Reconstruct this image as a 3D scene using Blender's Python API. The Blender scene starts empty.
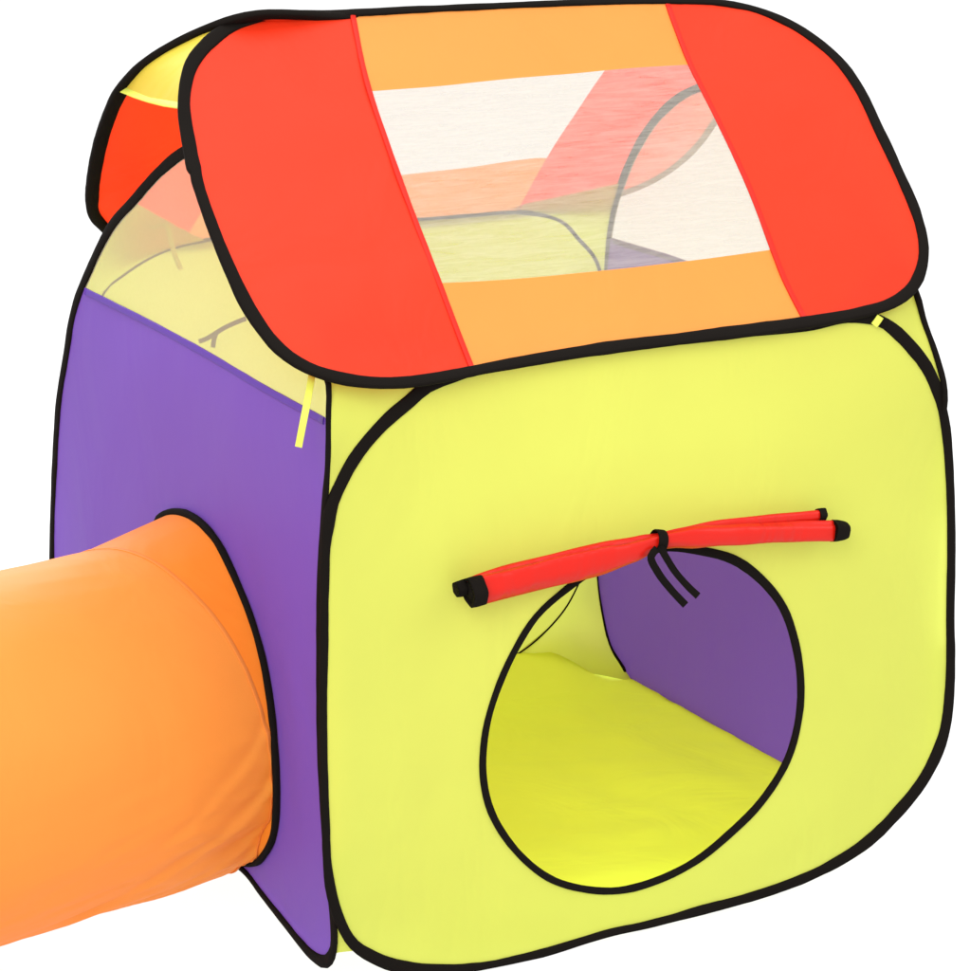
import bpy, bmesh, math, random
from mathutils import Vector, noise
from mathutils.geometry import delaunay_2d_cdt
random.seed(4)
scene = bpy.context.scene

# ------------------------------------------------------------------ camera
FPX = 3237.27664                      # focal length in pixels of the 970 px wide photograph
YAW, PIT, ROL = 0.45398163, 0.2466496, -0.01040273
CAM = Vector((-1.67554091, -3.9248363, 1.76796043))
cy_, sy_, cp_, sp_ = math.cos(YAW), math.sin(YAW), math.cos(PIT), math.sin(PIT)
FW = Vector((sy_ * cp_, cy_ * cp_, -sp_)); RT0 = Vector((cy_, -sy_, 0)); UP0 = RT0.cross(FW)
RT = RT0 * math.cos(ROL) + UP0 * math.sin(ROL); UP = RT.cross(FW)
cd = bpy.data.cameras.new('camera'); cam = bpy.data.objects.new('camera', cd)
scene.collection.objects.link(cam); scene.camera = cam
from mathutils import Matrix
cam.matrix_world = Matrix(((RT.x, UP.x, -FW.x, CAM.x), (RT.y, UP.y, -FW.y, CAM.y), (RT.z, UP.z, -FW.z, CAM.z), (0, 0, 0, 1)))
cd.sensor_fit = 'HORIZONTAL'; cd.sensor_width = 36; cd.lens = 36 * FPX / 970; cd.clip_end = 400; cd.clip_start = .05

# ------------------------------------------------------------------ light: white studio
w = bpy.data.worlds.new('World'); scene.world = w; w.use_nodes = True
w.node_tree.nodes['Background'].inputs[0].default_value = (1, 1, 1, 1)
w.node_tree.nodes['Background'].inputs[1].default_value = .86
def area(name, loc, target, size, energy, col=(1, 1, 1)):
    l = bpy.data.lights.new(name, 'AREA'); l.size = size; l.energy = energy; l.color = col
    o = bpy.data.objects.new(name, l); scene.collection.objects.link(o); o.location = loc
    o.rotation_euler = (Vector(target) - Vector(loc)).to_track_quat('-Z', 'Y').to_euler(); return o
area('softbox_key', (-2.8, -3.6, 3.3), (.3, .3, .5), 3.2, 165, (1, .985, .96))
area('softbox_top', (.5, .6, 5.0), (.5, .5, 0), 3.5, 95)
area('added_back_fill', (.6, 4.4, 2.7), (.5, .9, .6), 2.6, 140)  # added fill behind the tent, brightens the rear panels through the cloth
area('added_right_fill', (4.2, -3.0, 3.6), (.6, .3, .3), 2.6, 40)  # weak added fill that evens out the right side
scene.view_settings.view_transform = 'Standard'; scene.view_settings.look = 'None'
scene.view_settings.exposure = .4; scene.view_settings.gamma = 1
scene.cycles.max_bounces = 10; scene.cycles.transparent_max_bounces = 16
scene.cycles.diffuse_bounces = 6; scene.cycles.transmission_bounces = 8

# ------------------------------------------------------------------ materials
def lin(c): return tuple(((v / 255 + .055) / 1.055) ** 2.4 if v > 10 else v / 255 / 12.92 for v in c)
def newmat(name):
    m = bpy.data.materials.new(name); m.use_nodes = True; m.node_tree.nodes.clear(); return m, m.node_tree
def fabric(name, col, trans=.3, wr=.25, rough=.55, tone=.05):
    m, t = newmat(name); N = t.nodes; L = t.links
    out = N.new('ShaderNodeOutputMaterial'); tc = N.new('ShaderNodeTexCoord')
    # slight dye / weave variation
    n1 = N.new('ShaderNodeTexNoise'); n1.inputs['Scale'].default_value = 3.2; n1.inputs['Detail'].default_value = 5
    L.new(tc.outputs['Object'], n1.inputs['Vector'])
    mr = N.new('ShaderNodeMapRange'); mr.inputs['To Min'].default_value = 1 - tone; mr.inputs['To Max'].default_value = 1 + tone
    L.new(n1.outputs['Fac'], mr.inputs['Value'])
    hsv = N.new('ShaderNodeHueSaturation'); hsv.inputs['Color'].default_value = (*col, 1); L.new(mr.outputs[0], hsv.inputs['Value'])
    # bump: soft creases + fine weave
    mp = N.new('ShaderNodeMapping'); mp.inputs['Scale'].default_value = (1, 1, .45); mp.inputs['Rotation'].default_value = (.3, .5, .2)
    L.new(tc.outputs['Object'], mp.inputs['Vector'])
    n2 = N.new('ShaderNodeTexNoise'); n2.inputs['Scale'].default_value = 5; n2.inputs['Detail'].default_value = 3; n2.inputs['Distortion'].default_value = 1.2
    L.new(mp.outputs[0], n2.inputs['Vector'])
    b1 = N.new('ShaderNodeBump'); b1.inputs['Strength'].default_value = wr; b1.inputs['Distance'].default_value = .02
    L.new(n2.outputs['Fac'], b1.inputs['Height'])
    n3 = N.new('ShaderNodeTexNoise'); n3.inputs['Scale'].default_value = 420; n3.inputs['Detail'].default_value = 1
    L.new(tc.outputs['Object'], n3.inputs['Vector'])
    b2 = N.new('ShaderNodeBump'); b2.inputs['Strength'].default_value = .12; b2.inputs['Distance'].default_value = .0006
    L.new(n3.outputs['Fac'], b2.inputs['Height']); L.new(b1.outputs[0], b2.inputs['Normal'])
    p = N.new('ShaderNodeBsdfPrincipled'); p.inputs['Roughness'].default_value = rough; p.inputs['Specular IOR Level'].default_value = .25 if max(col) > .03 else .06
    p.inputs['Sheen Weight'].default_value = .015 if max(col) > .03 else .0
    L.new(hsv.outputs[0], p.inputs['Base Color']); L.new(b2.outputs[0], p.inputs['Normal'])
    tr = N.new('ShaderNodeBsdfTranslucent'); L.new(hsv.outputs[0], tr.inputs['Color']); L.new(b1.outputs[0], tr.inputs['Normal'])
    mx = N.new('ShaderNodeMixShader'); mx.inputs[0].default_value = trans
    L.new(p.outputs[0], mx.inputs[1]); L.new(tr.outputs[0], mx.inputs[2]); L.new(mx.outputs[0], out.inputs[0]); return m
def mesh_mat(name, cover, col=(.84, .80, .74), streak=.10, tint=1):
    m, t = newmat(name); N = t.nodes; L = t.links
    out = N.new('ShaderNodeOutputMaterial'); tc = N.new('ShaderNodeTexCoord')
    mp = N.new('ShaderNodeMapping'); mp.inputs['Scale'].default_value = (13, 110, 140); L.new(tc.outputs['Object'], mp.inputs['Vector'])
    n = N.new('ShaderNodeTexNoise'); n.inputs['Scale'].default_value = 1; n.inputs['Detail'].default_value = 6; n.inputs['Roughness'].default_value = .75; n.inputs['Distortion'].default_value = .8; L.new(mp.outputs[0], n.inputs['Vector'])
    mr = N.new('ShaderNodeMapRange'); mr.inputs['From Min'].default_value = .3; mr.inputs['From Max'].default_value = .7
    mr.inputs['To Min'].default_value = cover - streak; mr.inputs['To Max'].default_value = cover + streak
    L.new(n.outputs['Fac'], mr.inputs['Value'])
    d = N.new('ShaderNodeBsdfDiffuse'); d.inputs[0].default_value = (*col, 1)
    tr = N.new('ShaderNodeBsdfTranslucent'); tr.inputs[0].default_value = (*col, 1)
    a = N.new('ShaderNodeMixShader'); a.inputs[0].default_value = .45; L.new(d.outputs[0], a.inputs[1]); L.new(tr.outputs[0], a.inputs[2])
    tp = N.new('ShaderNodeBsdfTransparent'); tp.inputs[0].default_value = (tint, tint * .985, tint * .965, 1); mx = N.new('ShaderNodeMixShader')
    L.new(mr.outputs[0], mx.inputs[0]); L.new(tp.outputs[0], mx.inputs[1]); L.new(a.outputs[0], mx.inputs[2]); L.new(mx.outputs[0], out.inputs[0]); return m
M = {}
M['yellow'] = fabric('yellow_nylon', (.645, .71, .120), .38, .34)
M['yellow_in'] = fabric('floor_nylon', (.76, .88, .058), .38, .34, .6, .03)
M['hem_yellow'] = fabric('yellow_hem', (.76, .80, .12), .3, .1)
M['gold'] = fabric('golden_nylon', (.78, .70, .08), .5, .4)
M['red'] = fabric('red_nylon', (.80, .038, .009), .42, .26)
M['red_seam'] = fabric('red_seam_tape', (.70, .018, .006), .3, .1)
M['flap_red'] = fabric('flap_red_nylon', (.62, .009, .002), .12, 1.0, .36)
M['flap_red'].node_tree.nodes['Principled BSDF'].inputs['Specular IOR Level'].default_value = .3
M['orange'] = fabric('orange_nylon', (.80, .285, .055), .36, .16)
M['tunnel'] = fabric('tunnel_orange_nylon', (.88, .345, .062), .42, .22)
M['tunnel_lap'] = fabric('tunnel_lap_nylon', (.88, .26, .025), .40, .3)
M['purple'] = fabric('purple_nylon', (.175, .076, .490), .30, .2)
M['purple_hem'] = fabric('purple_hem_tape', (.10, .035, .34), .1, .1)
M['black'] = fabric('black_binding_tape', (.0066, .0050, .0040), .0, .3, .85, .25)
M['mesh'] = mesh_mat('roof_mesh_net', .34, (.78, .75, .72), .11, .84)
M['mesh_side'] = mesh_mat('side_mesh_net', .44, (.84, .81, .64), .01)

# ------------------------------------------------------------------ geometry helpers
D = 1.0425
ZR, ZE, YE = 1.27, .845, -.02
HX = D / 2 - YE
SL = math.hypot(HX, ZR - ZE); SY, SZ = HX / SL, (ZR - ZE) / SL
def bend(z, k): return k * (math.sqrt((z - .75) ** 2 + .0009) + (z - .75)) / 2
def fF(u, v): return Vector((u, 0, v))
def fB(u, v): return Vector((u, D, v))
def fL(u, v): return Vector((-.05 * u + bend(v, .1), u, v))
def fR(u, v): return Vector((1 - bend(v, .2), u, v))
def fRF(u, v): return Vector((u, YE + SY * v, ZE + SZ * v))
def fRB(u, v): return Vector((u, D - YE - SY * v, ZE + SZ * v))
GZ = -.050      # studio floor; the springy hoops carry the tent sheet a little above it
def sst(a, b, x): x = min(max((x - a) / (b - a), 0), 1); return x * x * (3 - 2 * x)
def fG(u, v):
    z = .034 * sst(.0, .35, v) - .040 * (1 - sst(0, .12, v)) * sst(0, .2, u) * (1 - sst(.5, .9, u)) - .016 * (1 - sst(0, .3, v)) * (1 - sst(0, .3, u))
    z -= .030 * sst(.15, .5, u) * sst(.05, .35, v)
    return Vector((u, v, z + .055 * sst(.93, 1.04, v) * (1 - sst(.86, .98, u)) + .012 * (1 - sst(.0, .12, u))))
def inv(F):      # 3-D point -> (u, v)
    return {fF: lambda P: (P.x, P.z), fB: lambda P: (P.x, P.z), fL: lambda P: (P.y, P.z), fR: lambda P: (P.y, P.z),
            fRF: lambda P: (P.x, (P.z - ZE) / SZ), fRB: lambda P: (P.x, (P.z - ZE) / SZ), fG: lambda P: (P.x, P.y)}[F]
def side(F):
    return {fF: lambda P: P.y, fB: lambda P: P.y - D, fL: lambda P: P.x - fL(P.y, P.z).x, fR: lambda P: P.x - fR(P.y, P.z).x,
            fRF: lambda P: (P.y - YE) * SZ - (P.z - ZE) * SY, fRB: lambda P: (P.y - D + YE) * SZ + (P.z - ZE) * SY, fG: lambda P: P.z}[F]
def ray(q): return FW + RT * ((q[0] - 485) / FPX) + UP * ((485 - q[1]) / FPX)
def hit(q, G):
    d = ray(q); a, b = 3.0, 8.0; fa = G(CAM + d * a) > 0
    for _ in range(50):
        m = (a + b) / 2
        if (G(CAM + d * m) > 0) == fa: a = m
        else: b = m
    return CAM + d * a
def uv(q, F): return inv(F)(hit(q, side(F)))
def UV(qs, F): return [uv(q, F) for q in qs]
def nrm(F, u, v):
    e = 1e-3
    n = (F(u + e, v) - F(u - e, v)).cross(F(u, v + e) - F(u, v - e)).normalized()
    return n
OUT = {fF: -1, fB: 1, fL: -1, fR: 1, fRF: 1, fRB: 1, fG: 1}
def outn(F, u, v):
    n = nrm(F, u, v); ref = {fF: Vector((0, -1, 0)), fB: Vector((0, 1, 0)), fL: Vector((-1, 0, 0)), fR: Vector((1, 0, 0)),
                             fRF: Vector((0, -1, 1)), fRB: Vector((0, 1, 1)), fG: Vector((0, 0, 1))}[F]
    return n if n.dot(ref) > 0 else -n
def spline(P, closed=False, step=.012):
    P = [Vector(p) for p in P]; n = len(P); out = []
    for i in range(n if closed else n - 1):
        g = (lambda k: P[k % n]) if closed else (lambda k: P[min(max(k, 0), n - 1)])
        p0, p1, p2, p3 = g(i - 1), g(i), g(i + 1), g(i + 2)
        # centripetal Catmull-Rom
        d1 = max((p1 - p0).length, 1e-6) ** .5; d2 = max((p2 - p1).length, 1e-6) ** .5; d3 = max((p3 - p2).length, 1e-6) ** .5
        m1 = (p2 - p1) if d1 < 2e-3 else ((p1 - p0) / d1 - (p2 - p0) / (d1 + d2) + (p2 - p1) / d2) * d2
        m2 = (p2 - p1) if d3 < 2e-3 else ((p2 - p1) / d2 - (p3 - p1) / (d2 + d3) + (p3 - p2) / d3) * d2
        k = max(2, int((p2 - p1).length / step))
        for j in range(k):
            t = j / k
            out.append(p1 * (2*t**3 - 3*t*t + 1) + m1 * (t**3 - 2*t*t + t) + p2 * (-2*t**3 + 3*t*t) + m2 * (t**3 - t*t))
    if not closed: out.append(P[-1])
    return out
def link(name, vs, fs, mat, parent, smooth=True):
    me = bpy.data.meshes.new(name); me.from_pydata([tuple(v) for v in vs], [], fs); me.validate()
    if smooth: me.polygons.foreach_set('use_smooth', [True] * len(me.polygons))
    me.materials.append(M[mat] if isinstance(mat, str) else mat)
    o = bpy.data.objects.new(name, me); scene.collection.objects.link(o); o.parent = parent; return o
def inside(p, poly):
    x, y = p; r = False; n = len(poly)
    for i in range(n):
        a, b = poly[i], poly[i - 1]
        if (a[1] > y) != (b[1] > y) and x < (b[0] - a[0]) * (y - a[1]) / (b[1] - a[1]) + a[0]: r = not r
    return r
def edist(p, polys):
    m = 9
    for poly in polys:
        for q in poly: 
            d = (p[0] - q[0]) ** 2 + (p[1] - q[1]) ** 2
            if d < m: m = d
    return math.sqrt(m)
HF = {}
def panel(F, outline, holes, lines, regions, bulge=.006, wr=.003, step=.016, seed=0, freq=4.0, off=0.0):
    """outline/holes/lines in (u,v); regions: list of (name, material, parent or None, test(u,v)); returns objects"""
    outline = [tuple(p) for p in outline]; holes = [[tuple(p) for p in h] for h in holes]
    HF[F] = lambda a, b: bulge * (1 - math.exp(-(edist((a, b), [outline] + holes) / .16) ** 2))
    V = []; E = []
    def loop(pts, closed):
        s = len(V); V.extend(Vector(p) for p in pts)
        for i in range(len(pts) - (0 if closed else 1)): E.append((s + i, s + (i + 1) % len(pts)))
    loop(outline, True)
    for h in holes: loop(h, True)
    for l in lines: loop([tuple(p) for p in l], False)
    us = [p[0] for p in outline]; vs_ = [p[1] for p in outline]; allp = [outline] + holes
    u = min(us)
    row = 0
    while u < max(us):
        v = min(vs_) + (row % 2) * step / 2
        while v < max(vs_):
            if inside((u, v), outline) and not any(inside((u, v), h) for h in holes) and edist((u, v), allp) > step * .5 \
               and (not lines or edist((u, v), lines) > step * .4): V.append(Vector((u, v)))
            v += step
        u += step * .87; row += 1
    res = delaunay_2d_cdt(V, E, [], 0, 1e-5)
    vv, ff = res[0], res[2]
    pos = []
    for p in vv:
        d = edist(p, allp); k = 1 - math.exp(-(d / .09) ** 1.5)
        h = bulge * (1 - math.exp(-(d / .16) ** 2)) 
        q = Vector((p[0] * freq, p[1] * freq, seed * 7.3))
        h += wr * k * (noise.noise(q) + .5 * noise.noise(q * 2.3))
        # puckers running in from the binding
        e = math.exp(-d / .035) * (1 - math.exp(-d / .008))
        h += wr * .55 * e * noise.noise(Vector((p[0] * 26, p[1] * 26, seed * 3.1)))
        pos.append(F(p[0], p[1]) + outn(F, p[0], p[1]) * (h + off))
    objs = []; buckets = [[] for _ in regions]
    for f in ff:
        c = ((vv[f[0]][0] + vv[f[1]][0] + vv[f[2]][0]) / 3, (vv[f[0]][1] + vv[f[1]][1] + vv[f[2]][1]) / 3)
        if not inside(c, outline) or any(inside(c, h) for h in holes): continue
        for i, r in enumerate(regions):
            if r[3](*c): buckets[i].append(f); break
    root = None
    for r, b in zip(regions, buckets):
        if not b: continue
        idx = {}; vs2 = []; f2 = []
        for f in b:
            t = []
            for k in f:
                if k not in idx: idx[k] = len(vs2); vs2.append(pos[k])
                t.append(idx[k])
            f2.append(t)
        o = link(r[0], vs2, f2, r[1], r[2] if r[2] is not None else root)
        if root is None: root = o
        objs.append(o)
    return objs
def tape(name, pts, normals, widths, thick, mat, parent, closed=False, jit=.055, seg=12, sq=.5, seed=1):
    """soft flat tape swept along pts; widths per point (m)"""
    n = len(pts); vs = []; fs = []
    for i, p in enumerate(pts):
        a = pts[(i + 1) % n] if closed or i < n - 1 else pts[i]; b = pts[i - 1] if closed or i > 0 else pts[i]
        t = (a - b).normalized(); nn = normals[i]; nn = (nn - t * nn.dot(t)).normalized(); s = t.cross(nn)
        wd = widths[i] * .5 * (1 + jit * 2 * noise.noise(p * 22 + Vector((seed, 0, 0))) + jit * noise.noise(p * 70))
        th = thick * .5 * (1 + jit * 3 * noise.noise(p * 30))
        for k in range(seg):
            A = 2 * math.pi * k / seg; c, d = math.cos(A), math.sin(A)
            c = math.copysign(abs(c) ** sq, c); d = math.copysign(abs(d) ** sq, d)
            vs.append(p + s * (c * wd) + nn * (d * th))
    for i in range(n if closed else n - 1):
        j = (i + 1) % n
        for k in range(seg): fs.append([i*seg + k, i*seg + (k+1) % seg, j*seg + (k+1) % seg, j*seg + k])
    if not closed: fs.append(list(range(seg))); fs.append(list(range((n-1)*seg, n*seg))[::-1])
    return link(name, vs, fs, mat, parent)
def rim(name, F, knots, closed, mat, parent, thick=.009, offs=0.0, default=.016, follow=False, **kw):
    """knots: (u,v[,width])"""
    K = [Vector((k[0], k[1], k[2] if len(k) > 2 else default)) for k in knots]
    S = spline(K, closed)
    return tape(name, [F(s.x, s.y) + outn(F, s.x, s.y) * (offs + (HF[F](s.x, s.y) if follow else 0)) for s in S], [outn(F, s.x, s.y) for s in S], [s.z for s in S], thick, mat, parent, closed, **kw)
def ribbon(name, pts, width, mat, parent, face=None, thick=.0012):
    S = spline(pts, False, .006); face = face or -FW
    nn = [(face + Vector((.25 * noise.noise(s * 14), .25 * noise.noise(s * 14 + Vector((5, 0, 0))), 0))).normalized() for s in S]
    return tape(name, S, nn, [width] * len(S), thick, mat, parent, jit=.02, seg=8, sq=.5)
def resample(P, n):
    L = [0]
    for a, b in zip(P, P[1:]): L.append(L[-1] + (b - a).length)
    out = []
    for i in range(n):
        s = L[-1] * i / (n - 1); k = 0
        while k < len(L) - 2 and L[k + 1] < s: k += 1
        t = (s - L[k]) / max(L[k + 1] - L[k], 1e-9); out.append(P[k].lerp(P[k + 1], t))
    return out
def ruled(name, A, B, mat, parent, n=20, m=10, sag=0.0, seed=0):
    A = resample(spline(A, False, .01), n); B = resample(spline(B, False, .01), n); vs = []; fs = []
    for i in range(n):
        for j in range(m + 1):
            t = j / m; p = A[i].lerp(B[i], t); e = math.sin(math.pi * t)
            vs.append(p + Vector((.0, .0, -sag * e)) + Vector((.3, -.6, .5)) * (.006 * e * noise.noise(p * 18 + Vector((seed, 0, 0)))))
    for i in range(n - 1):
        for j in range(m): a = i * (m + 1) + j; fs.append([a, a + 1, a + m + 2, a + m + 1])
    return link(name, vs, fs, mat, parent)
def arc(F, a): return [F(*p[:2]) for p in a]
def ends(P, k=3): return list(P[:-k:k]) + [P[-1]]
def tag(o, label, cat=None, kind=None):
    if label: o['label'] = label
    if cat: o['category'] = cat
    if kind: o['kind'] = kind
def wpx(px, depth=4.9): return px * depth / FPX

# ------------------------------------------------------------------ ground
# invented translucent floor: the white surround lights it from below to erase tent shadows
m, t = newmat('shadowless_white_floor'); N = t.nodes
o_ = N.new('ShaderNodeOutputMaterial'); p_ = N.new('ShaderNodeBsdfDiffuse'); tl_ = N.new('ShaderNodeBsdfTranslucent'); mx_ = N.new('ShaderNodeMixShader'); mx_.inputs[0].default_value = .86; nz = N.new('ShaderNodeTexNoise'); nz.inputs['Scale'].default_value = .6
mr = N.new('ShaderNodeMapRange'); mr.inputs['To Min'].default_value = .985; mr.inputs['To Max'].default_value = .995
cb = N.new('ShaderNodeCombineColor'); t.links.new(nz.outputs['Fac'], mr.inputs['Value'])
for i in range(3): t.links.new(mr.outputs[0], cb.inputs[i])
t.links.new(cb.outputs[0], p_.inputs[0]); t.links.new(cb.outputs[0], tl_.inputs[0]); t.links.new(p_.outputs[0], mx_.inputs[1]); t.links.new(tl_.outputs[0], mx_.inputs[2]); t.links.new(mx_.outputs[0], o_.inputs[0]); M['floor'] = m
g = link('ground', [(-120, -120, GZ), (120, -120, GZ), (120, 120, GZ), (-120, 120, GZ)], [[0, 1, 2, 3]], 'floor', None, False)
tag(g, None, None, 'structure')

# ------------------------------------------------------------------ the tent
tent = bpy.data.objects.new('play_tent', None); scene.collection.objects.link(tent); tent.location = (0, 0, 0)
tag(tent, 'yellow and purple pop-up play tent with red and orange mesh-windowed roof and black bindings', 'play tent')

# --- front panel
front_px = [(427, 386, 13), (409, 401, 13), (382, 424, 13), (359, 451, 13), (343, 478, 12), (332.5, 502, 12), (328, 525, 12), (325.5, 548, 9), (324.5, 590, 8), (324, 640, 8),
            (323, 700, 7.5), (323.5, 760, 7.5), (325.5, 820, 7.5), (327.5, 865, 8), (332, 895, 10), (341, 923, 10), (354, 944, 11), (374, 957, 12), (395, 965, 13), (430, 969.5, 12), (480, 967, 11),
            (540, 953, 9), (610, 932, 8), (647, 924, 8), (703, 909, 10), (758, 894, 10), (814, 873, 11), (862, 845, 13), (896, 813, 14), (925.5, 775, 14), (943, 735, 13),
            (949.6, 685, 11), (950, 611, 9), (951, 550, 9), (950, 490, 9), (947, 440, 10), (944, 418, 10), (937, 390, 12), (926, 366, 13), (914, 350, 13), (898, 333, 13), (879, 320, 12), (848, 317, 11), (805, 326, 10)]
fk = [(*uv(q[:2], fF), wpx(q[2])) for q in front_px]
fk += [(.62, .843, .008), (.45, .843, .008), (.28, .840, .010), (.205, .830, .015)]
door_px = [(659.5, 547, 9), (695, 549.5, 9.5), (733, 559, 11), (761, 579, 11), (783, 607, 10), (794.6, 640, 9), (800.5, 678, 8.5), (799, 716, 8), (787.5, 759, 8), (761, 801.5, 8.5), (728, 834.7, 9), (695, 861, 8.5),
           (657, 880, 8), (619, 890, 8), (581, 888, 8), (548, 877, 8), (515, 849, 8), (491, 811, 8), (482.8, 773, 8), (485.5, 730, 7.5), (496, 692, 7.5), (512.5, 654, 7.5), (536, 616, 7.5), (565, 589.5, 8), (591, 571, 8), (624, 555, 8)]
dk = [(*uv(q[:2], fF), wpx(q[2]) * .88) for q in door_px]
fo = [(p.x, p.y) for p in spline([Vector(k[:2]) for k in fk], True)]
do = [(p.x, p.y) for p in spline([Vector(k[:2]) for k in dk], True)]
front, = panel(fF, fo, [do], [], [('front_panel', 'yellow', tent, lambda u, v: True)], seed=1, bulge=.008, wr=.004)
rim('rim_binding', fF, fk, True, 'black', front, .008)
rim('door_binding', fF, dk, True, 'black', front, .007)

# --- back panel
bk = UV([(412, 219), (470, 215), (515, 212)], fB) + [(.90, .835)] + UV([(578, 238)], fB) + [(.972, .755), (.99, .65), (.992, .45), (.975, .27)] + UV([(580, 580), (560, 615), (515, 655)], fB)
bk += [(.70, .04), (.3, .04), (.17, .06), (.07, .16), (.01, .3), (-.005, .45)] 
bl = UV([(78, 330), (104, 291), (122, 275), (148, 258), (174, 247), (205, 240)], fB)
bk += [(-.015, .58)] + bl[1:] + [(.38, .868)]
bo = [(p.x, p.y) for p in spline([Vector(k[:2]) for k in bk], True)]
back, = panel(fB, bo, [], [], [('back_panel', 'yellow', tent, lambda u, v: True)], seed=2)
tag(back, 'plain yellow rear wall without a door')
rim('rim_binding', fB, [(*k[:2], .0065 if k[1] > .5 else .003) for k in bk], True, 'black', back, .0035)

# --- left side panel (purple below, net above) with the tunnel port
L_top_px = [(184, 152), (160, 171), (134, 200), (111, 227), (89, 271), (76, 304), (67, 353), (60, 395), (57, 430), (54.5, 478), (52.5, 541)]
Lw = [11, 11, 11, 11, 11, 11, 11, 11, 11, 10, 10]
lk = [(*uv(q, fL), wpx(wd, 5.3)) for q, wd in zip(L_top_px, Lw)]
lk += [(1.045, .25, .017), (1.035, .12, .016), (1.02, .03, .014), (.96, .004, .012), (.75, .004, .011), (.55, .006, .010)]
lb_px = [(242, 868, 6), (262, 893, 7), (281, 917, 8), (300, 941, 9), (312, 954, 11), (326, 961, 13), (333.5, 948, 10), (333, 915, 9), (328.5, 874, 8), (325, 833, 8), (321.5, 781, 7), (319.5, 722, 7), (319.5, 648, 8), (320, 590, 8), (322, 550, 9), (324.5, 508, 7), (328, 456, 4), (328.5, 410, 4), (328.5, 384, 5)]
lk += [(*uv(q[:2], fL), wpx(q[2])) for q in lb_px]
lk += [(.03, .858, .008), (.12, .928, .012), (.22, 1.0, .014), (.33, 1.075, .016), (.42, 1.112, .016)]
lo = [(p.x, p.y) for p in spline([Vector(k[:2]) for k in lk], True)]
port_px = [(161, 521, 7), (169, 513.5, 8), (179.5, 511.5, 8.5), (192, 514.5, 8.5), (206, 524, 8), (221, 542, 7), (233, 565, 6), (243, 588, 6), (252.5, 612, 7), (265, 654, 7.5), (274, 705, 7), (279, 758, 6), (280, 804, 5), (277, 834, 5), (268, 853, 6), (255, 863, 6)]
pk = [(*uv(q[:2], fL), wpx(q[2])) for q in port_px]
PCY, PCZ, PR = .445, .268, .256
for a in (-60, -35, -10, 15, 40, 60):
    pk.append((PCY + PR * math.cos(math.radians(a)), PCZ + PR * math.sin(math.radians(a)), .011))
po = [(p.x, p.y) for p in spline([Vector(k[:2]) for k in pk], True)]
hemL = UV([(70, 280), (90, 290), (150, 318.5), (210, 350.5), (270, 386.5), (328, 419), (345, 428)], fL)
hs = spline([Vector(p) for p in hemL], False)
def above(u, v, H):
    for a, b in zip(H, H[1:]):
        if min(a[0], b[0]) <= u <= max(a[0], b[0]): return v > a[1] + (b[1] - a[1]) * (u - a[0]) / (b[0] - a[0] + 1e-12)
    return v > (H[0][1] if abs(u - H[0][0]) < abs(u - H[-1][0]) else H[-1][1])
hsin = [(p.x, p.y) for p in hs if inside((p.x, p.y), lo)]
left = panel(fL, lo, [po], [hsin], [('side_panel', 'purple', tent, lambda u, v: not above(u, v, [(p.x, p.y) for p in hs])), ('mesh_window', 'mesh_side', None, lambda u, v: True)], seed=3, wr=.0035)
tag(left[0], 'left side wall with a round port for the tunnel')
rim('rim_binding', fL, lk, True, 'black', left[0], .007)
rim('port_binding', fL, pk, True, 'black', left[0], .010, .006)
rim('hem', fL, [(p[0], p[1] - .004, .011) for p in ends([q for q in hsin if edist(q, [lo]) > .008])], False, 'purple_hem', left[0], .004, .0012, follow=True)

# --- right side panel
rk = UV([(626, 671), (611, 645), (602.5, 610), (597.5, 572)], fR) + [(1.092, .3), (1.085, .5), (1.07, .65), (1.057, .739), (1.01, .83)] + UV([(622, 182), (640, 142), (662, 112), (690, 91)], fR) + [(.52, 1.125), (.36, 1.075), (.2, .985), (.10, .915)]
rk += UV([(915, 292), (922, 318), (935, 355), (944, 399)], fR) + [(.028, .63), (.042, .5), (.045, .35), (.04, .2), (.08, .09), (.17, .02), (.3, .0), (.8, .0), (.99, .0)]
rk = [(*k[:2], [.0035, .0035, .0035, .004, .005, .005, .006, .010, .012, .014, .014, .014, .014][i] if i < 13 else (.014 if i < 22 else (.010 if i < 27 else .0035))) for i, k in enumerate(rk)]
ro = [(p.x, p.y) for p in spline([Vector(k[:2]) for k in rk], True)]
hR = [uv((604, 235), fR), uv((612, 238), fR), uv((646, 249), fR), uv((682, 261), fR), (.45, .78), (.2, .775), (-.05, .77)]
hR = [(1.12, hR[0][1])] + hR
hRs = [(p.x, p.y) for p in spline([Vector(p) for p in hR], False)]
hRin = [p for p in hRs if inside(p, ro)]
right = panel(fR, ro, [], [hRin], [('side_panel', 'purple', tent, lambda u, v: not above(u, v, hRs)), ('mesh_window', 'mesh_side', None, lambda u, v: True)], seed=4)
tag(right[0], 'right side wall, purple with no port, seen through the door')
rim('rim_binding', fR, rk, True, 'black', right[0], .009)
rim('hem', fR, [(p[0], p[1] - .004, .010) for p in ends(hRin)], False, 'purple_hem', right[0], .004, .0012, follow=True)

# --- floor sheet
fl = [(.02, .07), (-.005, .5), (-.03, 1.0), (.0, 1.04), (.5, 1.04), (.97, 1.05), (1.003, 1.0), (1.003, .5), (.985, .18), (.9, .07), (.75, .03), (.45, .012), (.25, .02), (.10, .045)]
flo = [(p.x, p.y) for p in spline([Vector(p) for p in fl], True)]
flr, = panel(fG, flo, [], [], [('floor_sheet', 'yellow_in', tent, lambda u, v: True)], bulge=.004, wr=.009, seed=5, freq=6)

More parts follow.
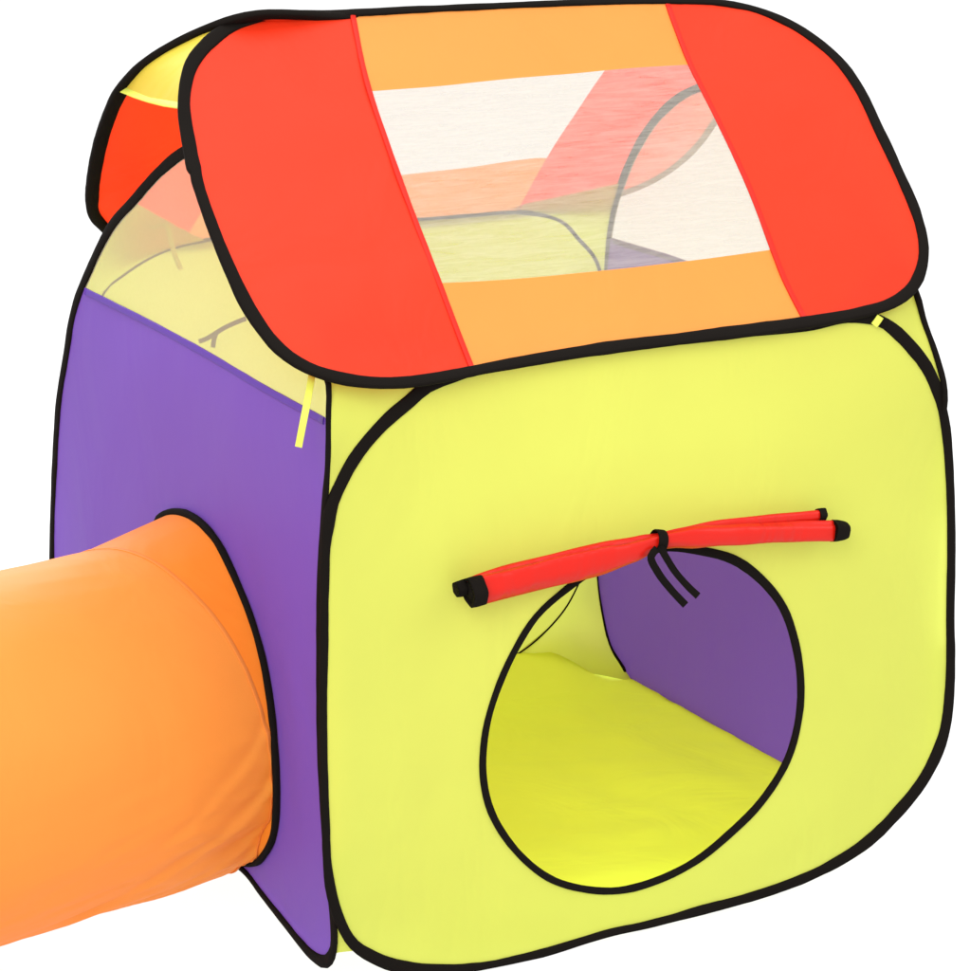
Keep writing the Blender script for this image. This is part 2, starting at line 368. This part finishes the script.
# --- corner gussets between the walls (ruled between two hoops)
def gus(A, B, label=None, mat='yellow', seed=0):
    o = ruled('corner_gusset', A, B, mat, tent, seed=seed)
    if label: tag(o, label)
ins = .0
gus(arc(fL, UV([(327, 545), (325.5, 508), (328.5, 456), (328.5, 400)], fL)) + [fL(.03, .858), fL(.09, .905)],
    [fF(*uv(q, fF)) for q in [(325, 548), (332, 503), (359, 451), (409, 401)]] + [fF(.205, .838), fF(.28, .846)], 'front left upper gusset triangle', seed=1)
gus(arc(fL, UV([(326, 850), (331, 890), (334, 930), (333.5, 953)], fL)), [fF(*uv(q, fF)) for q in [(326, 850), (332, 895), (341, 923), (357, 950)]], seed=2)
gus([fR(.042, .5), fR(.028, .63)] + arc(fR, UV([(944, 399), (935, 355), (922, 318), (915, 292)], fR)) + [fR(.10, .915)],
    [fF(*uv(q, fF)) for q in [(951, 500), (948, 440), (937, 390), (914, 350), (879, 320), (830, 314)]], 'front right upper gusset triangle', seed=3)
gus([fR(.045, .35), fR(.04, .2), fR(.08, .09), fR(.17, .02)], [fF(*uv(q, fF)) for q in [(949, 650), (942, 735), (896, 813), (840, 858)]], seed=4)
gus([fR(1.085, .5), fR(1.07, .65), fR(1.057, .739), fR(1.01, .83)] + arc(fR, UV([(622, 182)], fR)), [fB(.99, .5), fB(.99, .65), fB(.972, .755), fB(.9, .835), fB(.80, .866)], seed=5)
gus([fR(1.092, .3)] + arc(fR, UV([(597.5, 572), (602.5, 610), (611, 645), (626, 671)], fR)) + [fR(.96, .0)], [fB(.975, .27), fB(*uv((580, 580), fB)), fB(*uv((560, 615), fB)), fB(*uv((515, 655), fB))], seed=6)
gus(arc(fL, UV([(60, 395), (67, 353), (76, 304), (89, 271), (111, 227), (134, 202)], fL)), [fB(-.015, .58)] + arc(fB, bl[1:]) , seed=7)
gus([fL(1.045, .25), fL(1.035, .12), fL(1.02, .03), fL(.9, .006)], [fB(.01, .3), fB(.07, .16), fB(.17, .06), fB(.3, .04)], seed=8)

# --- front roof panel
rf_px = [(230, 27, 14), (205, 46, 15), (192, 63, 14), (185.5, 85, 13), (184, 110, 12), (189.5, 146, 13.5), (193.8, 168, 14), (195.8, 173, 10.5), (197, 180, 10.5), (211, 222, 11), (230, 269, 12), (252, 313, 13), (280, 349, 13), (307, 367, 12), (337, 377, 13), (370, 382, 13), (403, 382, 12), (440, 377, 12),
         (496, 366, 11), (600, 348.5, 13), (700, 336, 13), (796, 323.5, 14), (857, 313, 12), (892, 302.5, 12), (912, 287.5, 12), (922, 266, 11), (923, 241, 11), (915, 210, 11), (898, 171, 12), (878, 128, 12), (859, 89, 12), (837.5, 59.5, 12), (802, 31, 12), (765, 13, 10), (725, 3.5, 9),
         (663, 0.8, 9), (575, 2.8, 8), (488, 6.5, 8), (420, 9.5, 9), (340, 13.5, 9), (267, 16, 11)]
rk_ = [(*uv(q[:2], fRF), wpx(q[2])) for q in rf_px]
rfo = [(p.x, p.y) for p in spline([Vector(k[:2]) for k in rk_], True)]
s1 = UV([(352, 4), (355, 18), (368, 85), (396, 171), (418, 230), (440, 285), (472, 364), (476, 374)], fRF)
s2 = UV([(663, -3), (666, 5), (688, 67), (714, 122), (744, 186), (766, 241), (781, 278), (804, 322), (808, 330)], fRF)
m1 = UV([(368, 92.5), (450, 86), (530, 78), (607, 70.5), (687, 66)], fRF)
m2 = UV([(438, 285.5), (520, 279.5), (600, 272.5), (700, 260.5), (768, 251)], fRF)
def interp(x, P, a=0, b=1):
    P = sorted(P, key=lambda p: p[a])
    if x <= P[0][a]: return P[0][b]
    for p, q in zip(P, P[1:]):
        if x <= q[a]: return p[b] + (q[b] - p[b]) * (x - p[a]) / (q[a] - p[a] + 1e-12)
    return P[-1][b]
def dens(P, n=200):
    S = spline([Vector((*p[:2], 0)) for p in P], False); S = resample(S, n); return [(s.x, s.y) for s in S]
def clip(P, poly, m=.003): return [p for p in P if inside(p, poly) and edist(p, [poly]) > m]
def seamset(s1, s2, m1, m2):
    # seams s1, s2 bound the centre; m1 (upper) and m2 (lower) bound the net
    def reg(u, v):
        if u < interp(v, s1, 1, 0) or u > interp(v, s2, 1, 0): return 0
        if v > interp(u, m1): return 1
        if v < interp(u, m2): return 3
        return 2
    return reg
S1, S2, M1, M2 = dens(s1), dens(s2), dens(m1), dens(m2)
regF = seamset(S1, S2, M1, M2)
# make net lines meet the seams exactly
def between(P, A, B): return [p for p in P if interp(p[1], A, 1, 0) - .006 < p[0] < interp(p[1], B, 1, 0) + .006]
def roof_regions(reg, which):
    return [('roof_end', 'red', tent, lambda u, v: reg(u, v) == 0 and u < .5), ('roof_end', 'red', tent, lambda u, v: reg(u, v) == 0),
            ('roof_band', 'orange', tent, lambda u, v: reg(u, v) == 1), ('mesh_window', 'mesh', tent, lambda u, v: reg(u, v) == 2), ('roof_band', 'orange', tent, lambda u, v: True)]
roofF = panel(fRF, rfo, [], [clip(S1, rfo), clip(S2, rfo), between(M1, S1, S2), between(M2, S1, S2)], roof_regions(regF, 0), seed=6, bulge=.007, wr=.004, step=.013)
for o, l in zip(roofF, ('left red end of the front roof slope', 'right red end of the front roof slope', 'upper orange band of the front roof slope', 'see-through net of the front roof slope', 'lower orange band of the front roof slope')): tag(o, l)
tag(rim('roof_binding', fRF, rk_, True, 'black', tent, .008, .0), 'black binding round the front roof slope')
rim('seam_tape', fRF, [(p[0] - .003, p[1], .0085) for p in ends(clip(S1, rfo, .007), 14)], False, 'red_seam', roofF[0], .0036, .0012, follow=True)
rim('seam_tape', fRF, [(p[0] + .003, p[1], .0085) for p in ends(clip(S2, rfo, .007), 14)], False, 'red_seam', roofF[1], .0036, .0012, follow=True)

# --- rear roof panel
rb_px = [(256, 15, 11), (218, 25, 12), (178, 43, 13), (144, 65, 13), (122, 89, 13), (106, 124, 13), (96.5, 160, 13), (92, 195, 13), (94, 214, 12), (106, 228, 11)]
rbk = [(*uv(q[:2], fRB), wpx(q[2], 5.4)) for q in rb_px]
rbk += [(.09, .030, .014), (.16, .016, .013), (.3, .014, .013), (.5, .016, .012), (.7, .016, .012), (.85, .02, .012), (.94, .035, .012)]
rbk += [(*uv(q, fRB), .013) for q in [(622, 192), (655, 178), (681, 160), (700, 141), (712, 124)]]
rbk += [(1.088, .35, .014), (1.075, .44, .014), (1.045, .535, .014), (.99, .61, .013), (.92, .652, .011), (.85, .672, .011), (.7, .674, .011), (.5, .676, .011), (.32, .679, .011)]
rbo = [(p.x, p.y) for p in spline([Vector(k[:2]) for k in rbk], True)]
T1 = dens([(.20, -.02), (.215, .3), (.25, .72)]); T2 = dens(UV([(519, 209), (522, 202), (548, 160), (607, 70)], fRB) + [(.80, .72)])
bm1 = dens([(.15, .535), (.5, .53), (.86, .525)]); bm2 = dens([(.15, .150)] + UV([(397, 177.5), (470, 169.5), (548, 160.5)], fRB) + [(.86, .152)])
regB = seamset(T1, T2, bm1, bm2)
roofB = panel(fRB, rbo, [], [clip(T1, rbo), clip(T2, rbo), between(bm1, T1, T2), between(bm2, T1, T2)], roof_regions(regB, 1), seed=7, bulge=.006, wr=.004, step=.014)
for o, l in zip(roofB, ('left red end of the rear roof slope', 'right red end of the rear roof slope, seen through the net', 'upper orange band of the rear roof slope', 'see-through net of the rear roof slope', 'lower orange band of the rear roof slope')): tag(o, l)
tag(rim('roof_binding', fRB, rbk, True, 'black', tent, .011), 'black binding round the rear roof slope')

# --- ridge gussets at both open ends of the roof
gA = [fRB(*uv(q, fRB)) for q in [(254, 17), (218, 26), (178, 43.5), (144, 65), (121, 91)]]
gB = [fRF(*uv(q, fRF)) for q in [(267, 17), (230, 27), (205, 46), (192, 63), (185.5, 85), (184, 109)]]
rg = ruled('ridge_gusset', gA, gB, 'gold', tent, n=24, m=14, sag=.0, seed=11)
tag(rg, 'golden yellow gusset under the left end of the ridge')
e0, e1 = gA[-1], gA[-1].lerp(gB[-1], .96)
hp = [e0.lerp(e1, i / 8) + Vector((0, 0, -.002 * math.sin(math.pi * i / 8) * 2 + .004)) for i in range(9)]
tape('hem', hp, [(-FW + Vector((0, 0, .2))).normalized()] * 9, [.011] * 9, .003, 'hem_yellow', rg)
gA2 = [fRB(.92, .652), fRB(.99, .61), fRB(1.045, .535), fRB(1.075, .44)]
gB2 = [fRF(*uv(q, fRF)) for q in [(765, 13), (802, 31), (837.5, 59.5), (862, 95)]]
rg2 = ruled('ridge_gusset', gA2, gB2, 'gold', tent, n=20, m=12, seed=12)
tag(rg2, 'golden yellow gusset under the right end of the ridge')

# --- ties
def plane_y(y0): return lambda P: P.y - y0
def pt(q, y0): return hit(q, plane_y(y0))
def ptx(q, x0): return hit(q, lambda P: P.x - x0)
r1 = ribbon('tie_ribbon', [pt((312.5, 369), .03), pt((311, 380), .012), pt((306.5, 405), -.015), pt((302, 428), -.022), pt((298.5, 446.5), -.02)], wpx(6.5), 'hem_yellow', tent)
tag(r1, 'pale yellow tie hanging from the lower left corner of the front roof slope')
ribbon('tie_ribbon', [pt(q, -.014) for q in [(880.5, 316), (877.5, 320.5), (874, 325)]], wpx(7), 'hem_yellow', tent)
r3 = ribbon('tie_ribbon', [pt(q, .86) for q in [(143, 222), (152, 226), (163, 222), (168, 228), (171, 240), (175, 255), (181, 269)]], wpx(5, 5.4), 'hem_yellow', tent)
tag(r3, 'yellow tie looped at the rear left corner, seen through the side net')
for P in ([(246, 318), (236, 322), (225, 327), (215, 333), (207, 338), (199, 341)], [(216, 333), (214, 339), (213, 347)]):
    ribbon('tie_cord', [pt(q, D - .03) for q in P], wpx(4.5, 5.6), 'black', tent)

# --- rolled door flap tied above the round door
YF = -.042
KNOT = hit((659.5, 541), plane_y(YF))
def roll(name, px, mat, parent, y0=YF, lobes=.11, seed=0, seg=24, squash=1.0, cap=True, hollow=False):
    K = [Vector((*hit(q[:2], plane_y(y0)), wpx(q[2], 4.75))) for q in px]
    P3 = [Vector((k[0], k[1], k[2])) for k in K]; S = spline(P3, False, .008)
    L = [0]
    for a, b in zip(P3, P3[1:]): L.append(L[-1] + (b - a).length)
    vs = []; fs = []; acc = 0
    for i, p in enumerate(S):
        if i: acc += (p - S[i - 1]).length
        j = 0
        while j < len(L) - 2 and L[j + 1] < acc: j += 1
        f = (acc - L[j]) / max(L[j + 1] - L[j], 1e-6); f = min(max(f, 0), 1); f = f * f * (3 - 2 * f)
        R = K[j][3] * (1 - f) + K[j + 1][3] * f
        t = (S[min(i + 1, len(S) - 1)] - S[max(i - 1, 0)]).normalized(); n = Vector((0, -1, 0)); n = (n - t * n.dot(t)).normalized(); s = t.cross(n)
        for k in range(seg):
            A = 2 * math.pi * k / seg
            kd = (p - KNOT).length
            rr = R * (1 + .16 * math.exp(-kd / .035) * math.sin(7 * A + acc * 14) + .07 * noise.noise(Vector((A * 1.2, acc * 5, seed))) + .05 * math.sin(5 * A + acc * 5 + seed) + lobes * math.sin(2 * A + acc * 9 + seed) - lobes * .9 * abs(noise.noise(Vector((math.cos(A) * 3, math.sin(A) * 3, acc * 7 + seed * 2)))) + lobes * .9 * noise.noise(Vector((math.cos(A) * 1.6, math.sin(A) * 1.6, acc * 16 + seed * 4))))
            vs.append(p + s * (math.cos(A) * rr) + n * (math.sin(A) * rr * squash))
    n_ = len(S)
    for i in range(n_ - 1):
        for k in range(seg): fs.append([i*seg + k, i*seg + (k+1) % seg, (i+1)*seg + (k+1) % seg, (i+1)*seg + k])
    if hollow:      # rolled end: rim turns inward
        for base, q, sgn in ((0, S[0], 1), ((n_ - 1) * seg, S[-1], -1)):
            t = (S[1] - S[0]).normalized() if base == 0 else (S[-2] - S[-1]).normalized()
            c = len(vs)
            for k in range(seg): vs.append(q + (vs[base + k] - q) * .78)
            for k in range(seg): vs.append(q + (vs[base + k] - q) * .70 + t * .02)
            for k in range(seg):
                k2 = (k + 1) % seg
                fs.append([base + k, base + k2, c + k2, c + k]); fs.append([c + k, c + k2, c + seg + k2, c + seg + k])
            fs.append([c + seg + k for k in range(seg)])
    elif cap: fs.append(list(range(seg))); fs.append(list(range((n_-1)*seg, n_*seg)))
    return link(name, vs, fs, mat, parent)
flap = roll('door_flap', [(478, 589.5, 13), (520, 579.5, 13), (560, 570, 13.5), (600, 561, 13.5), (635, 551, 11), (652, 544, 8.5), (661, 541, 7.5), (672, 539, 8.5), (700, 536.5, 12.5), (740, 534, 12), (780, 532, 11), (834, 530.5, 10.5)], 'flap_red', tent, seed=1, squash=.62)
tag(flap, 'red door flap rolled up and tied above the round opening')
roll('flap_fold', [(462, 587, 7), (485, 579, 8), (510, 572, 8.5), (560, 560.5, 9), (600, 551.5, 9), (640, 543, 7), (660, 538, 5), (680, 534, 6), (720, 527.5, 8.5), (770, 521, 8), (820, 515, 6.5)], 'flap_red', flap, y0=-.03, seed=5, squash=.7)
roll('end_trim', [(468, 592, 14), (474, 590.5, 14.3), (482, 588.5, 14)], 'black', flap, lobes=.03, hollow=True)
roll('end_trim', [(832, 530.5, 11), (838, 530.5, 10.8), (843, 530.4, 9.8), (846, 530.4, 8.6)], 'black', flap, lobes=.03, seed=3)
roll('end_trim', [(455.5, 589, 7), (460, 588, 7.6), (466, 586, 7.6)], 'black', flap, y0=-.03, lobes=.05)
roll('end_trim', [(818, 514.3, 6.4), (821, 513.8, 6.4), (824.5, 513.5, 6.2)], 'black', flap, y0=-.03, lobes=.03)
# tie band and tails
c0 = pt((659.5, 541), YF); band = []; nb = []
for k in range(24):
    A = 2 * math.pi * k / 24; d = Vector((.003 * math.sin(A), -math.cos(A) * .0150, math.sin(A) * .0150)); band.append(c0 + Vector((0, .003, 0)) + d); nb.append(d.normalized())
tape('tie_band', band, nb, [wpx(10)] * 24, .003, 'black', flap, True)
ribbon('tie_tail', [pt((657, 548), -.058), pt((651, 556), -.062), pt((658, 572), -.056), pt((671, 589), -.05), pt((685.5, 604.5), -.045)], wpx(7.2), 'black', flap)
ribbon('tie_tail', [pt((660, 546), -.06), pt((665, 555), -.062), pt((675, 571), -.055), pt((688, 586), -.05), pt((698, 595.5), -.045)], wpx(6.8), 'black', flap)

# ------------------------------------------------------------------ the tunnel
tun = bpy.data.objects.new('play_tunnel', None); scene.collection.objects.link(tun); tun.location = (0, 0, 0)
tag(tun, 'orange fabric crawl tunnel plugged into the purple side wall of the tent', 'play tunnel')
ax = Vector((-.965, -.262, 0)).normalized(); sd = Vector((-ax.y, ax.x, 0))  # sd points towards the front/back
if sd.y < 0: sd = -sd
NS = 220
FOLDS = [(.05, 1.04, .42, 1.40, .0060), (.04, 1.13, .30, 1.42, .0050), (.10, 1.20, .62, 1.44, .0040), (.05, 1.22, .22, 1.40, .0050), (.06, .93, .26, 1.16, .0035)]
# ring 0 = port outline on the side wall, sorted by angle
pts0 = [fL(*p) for p in po]; cen0 = Vector((-.02, PCY, PCZ))
def ang(P, c): return math.atan2(P.z - c.z, (P.y - c.y))
tab = sorted((ang(P, cen0), P) for P in pts0)
def port(a):
    a = (a + math.pi) % (2 * math.pi) - math.pi
    for (a0, P0), (a1, P1) in zip(tab, tab[1:]):
        if a0 <= a <= a1: return P0.lerp(P1, (a - a0) / (a1 - a0 + 1e-9))
    (a0, P0), (a1, P1) = tab[-1], tab[0]; a1 += 2 * math.pi
    if a < a0: a += 2 * math.pi
    return P0.lerp(P1, (a - a0) / (a1 - a0))
RT_ = .262
HOOP = .115
def tube_pt(s, a):
    base = cen0 + ax * s; base.z = RT_ + .004
    r = RT_ - .007 * math.exp(-s / .12)
    # fabric drawn in a little between the hoops of the coil
    ph = (s - HOOP) / .34
    if s > HOOP: r -= .0035 * (1 - math.cos(2 * math.pi * ph)) / 2
    d = sd * math.cos(a) + Vector((0, 0, math.sin(a)))
    # creases gathered low on the near side
    low = math.exp(-((a + math.pi * .80) / .55) ** 2) + math.exp(-((a - math.pi * 1.2) / .55) ** 2)
    fade = math.exp(-max(s - .05, 0) / .35)
    q = Vector((s * 5 + a * 2.2, a * 9 - s * 7, .3))
    r += .006 * low * fade * (noise.noise(q) + .5 * noise.noise(q * 2.1) - 1.3 * abs(noise.noise(q * 1.2)))
    r -= .0025 * math.exp(-(s / .6)) * abs(noise.noise(Vector((s * 6 + a * 3.5, a * 2.5 - s * 4, 4.1))))
    r += .0035 * noise.noise(Vector((s * 2.4, math.cos(a) * 2.2, math.sin(a) * 2.2)))
    aa = (a / math.pi) % 2
    for s0, a0, s1, a1, h in FOLDS:      # laps of loose cloth running down from the port
        t = (s - s0) / (s1 - s0)
        if -.3 < t < 1.15:
            dd = aa - (a0 + (a1 - a0) * t ** .8 if t > 0 else a0) + .012 * noise.noise(Vector((s * 14, h * 900, 0)))
            r += .7 * h * sst(-.3, .1, t) * (1 - sst(.6, 1.15, t)) * (sst(-.008, .008, dd) * math.exp(-max(dd, 0) / .07) - .5 * math.exp(-((dd + .02) / .018) ** 2))
    P = base + d * r; P.z = max(P.z, GZ + .004); return P
def hoop_s(a): return .096 + .026 * math.cos(a) + .034 * math.sin(a)
def ring(s, n=NS):
    out = []
    for k in range(n):
        a = 2 * math.pi * k / n
        if s <= HOOP:
            t = s / HOOP; out.append(port(a).lerp(tube_pt(hoop_s(a), a), t ** .9) + Vector((0, 0, .002 * math.sin(math.pi * t) * noise.noise(Vector((a * 6, 0, 0))))))
        else: t = min((s - HOOP) / .4, 1); out.append(tube_pt(s * t + (s - HOOP + hoop_s(a)) * (1 - t), a))
    return out
def loft(name, ss, mat, parent):
    vs = []; fs = []
    for s in ss: vs += ring(s)
    for i in range(len(ss) - 1):
        for k in range(NS): fs.append([i*NS + k, i*NS + (k+1) % NS, (i+1)*NS + (k+1) % NS, (i+1)*NS + k])
    return link(name, vs, fs, mat, parent)
collar = loft('collar', [HOOP * i / 10 for i in range(11)], 'tunnel_lap', tun)
LEN = 1.5
body = loft('tube', [HOOP + (LEN - HOOP) * (i / 190) ** 1.35 for i in range(191)], 'tunnel', tun)
def hoop(s, name, mat, wd, off, parent):
    c = cen0 + ax * s; c.z = RT_
    P = ring(s); Nn = [(p - c).normalized() for p in P]
    return tape(name, [p + n * off for p, n in zip(P, Nn)], Nn, [wd] * NS, .0016, mat, parent, True)
hoop(HOOP, 'seam_tape', 'tunnel', .007, .0008, body)
hoop(LEN, 'end_binding', 'black', .016, 0, body)
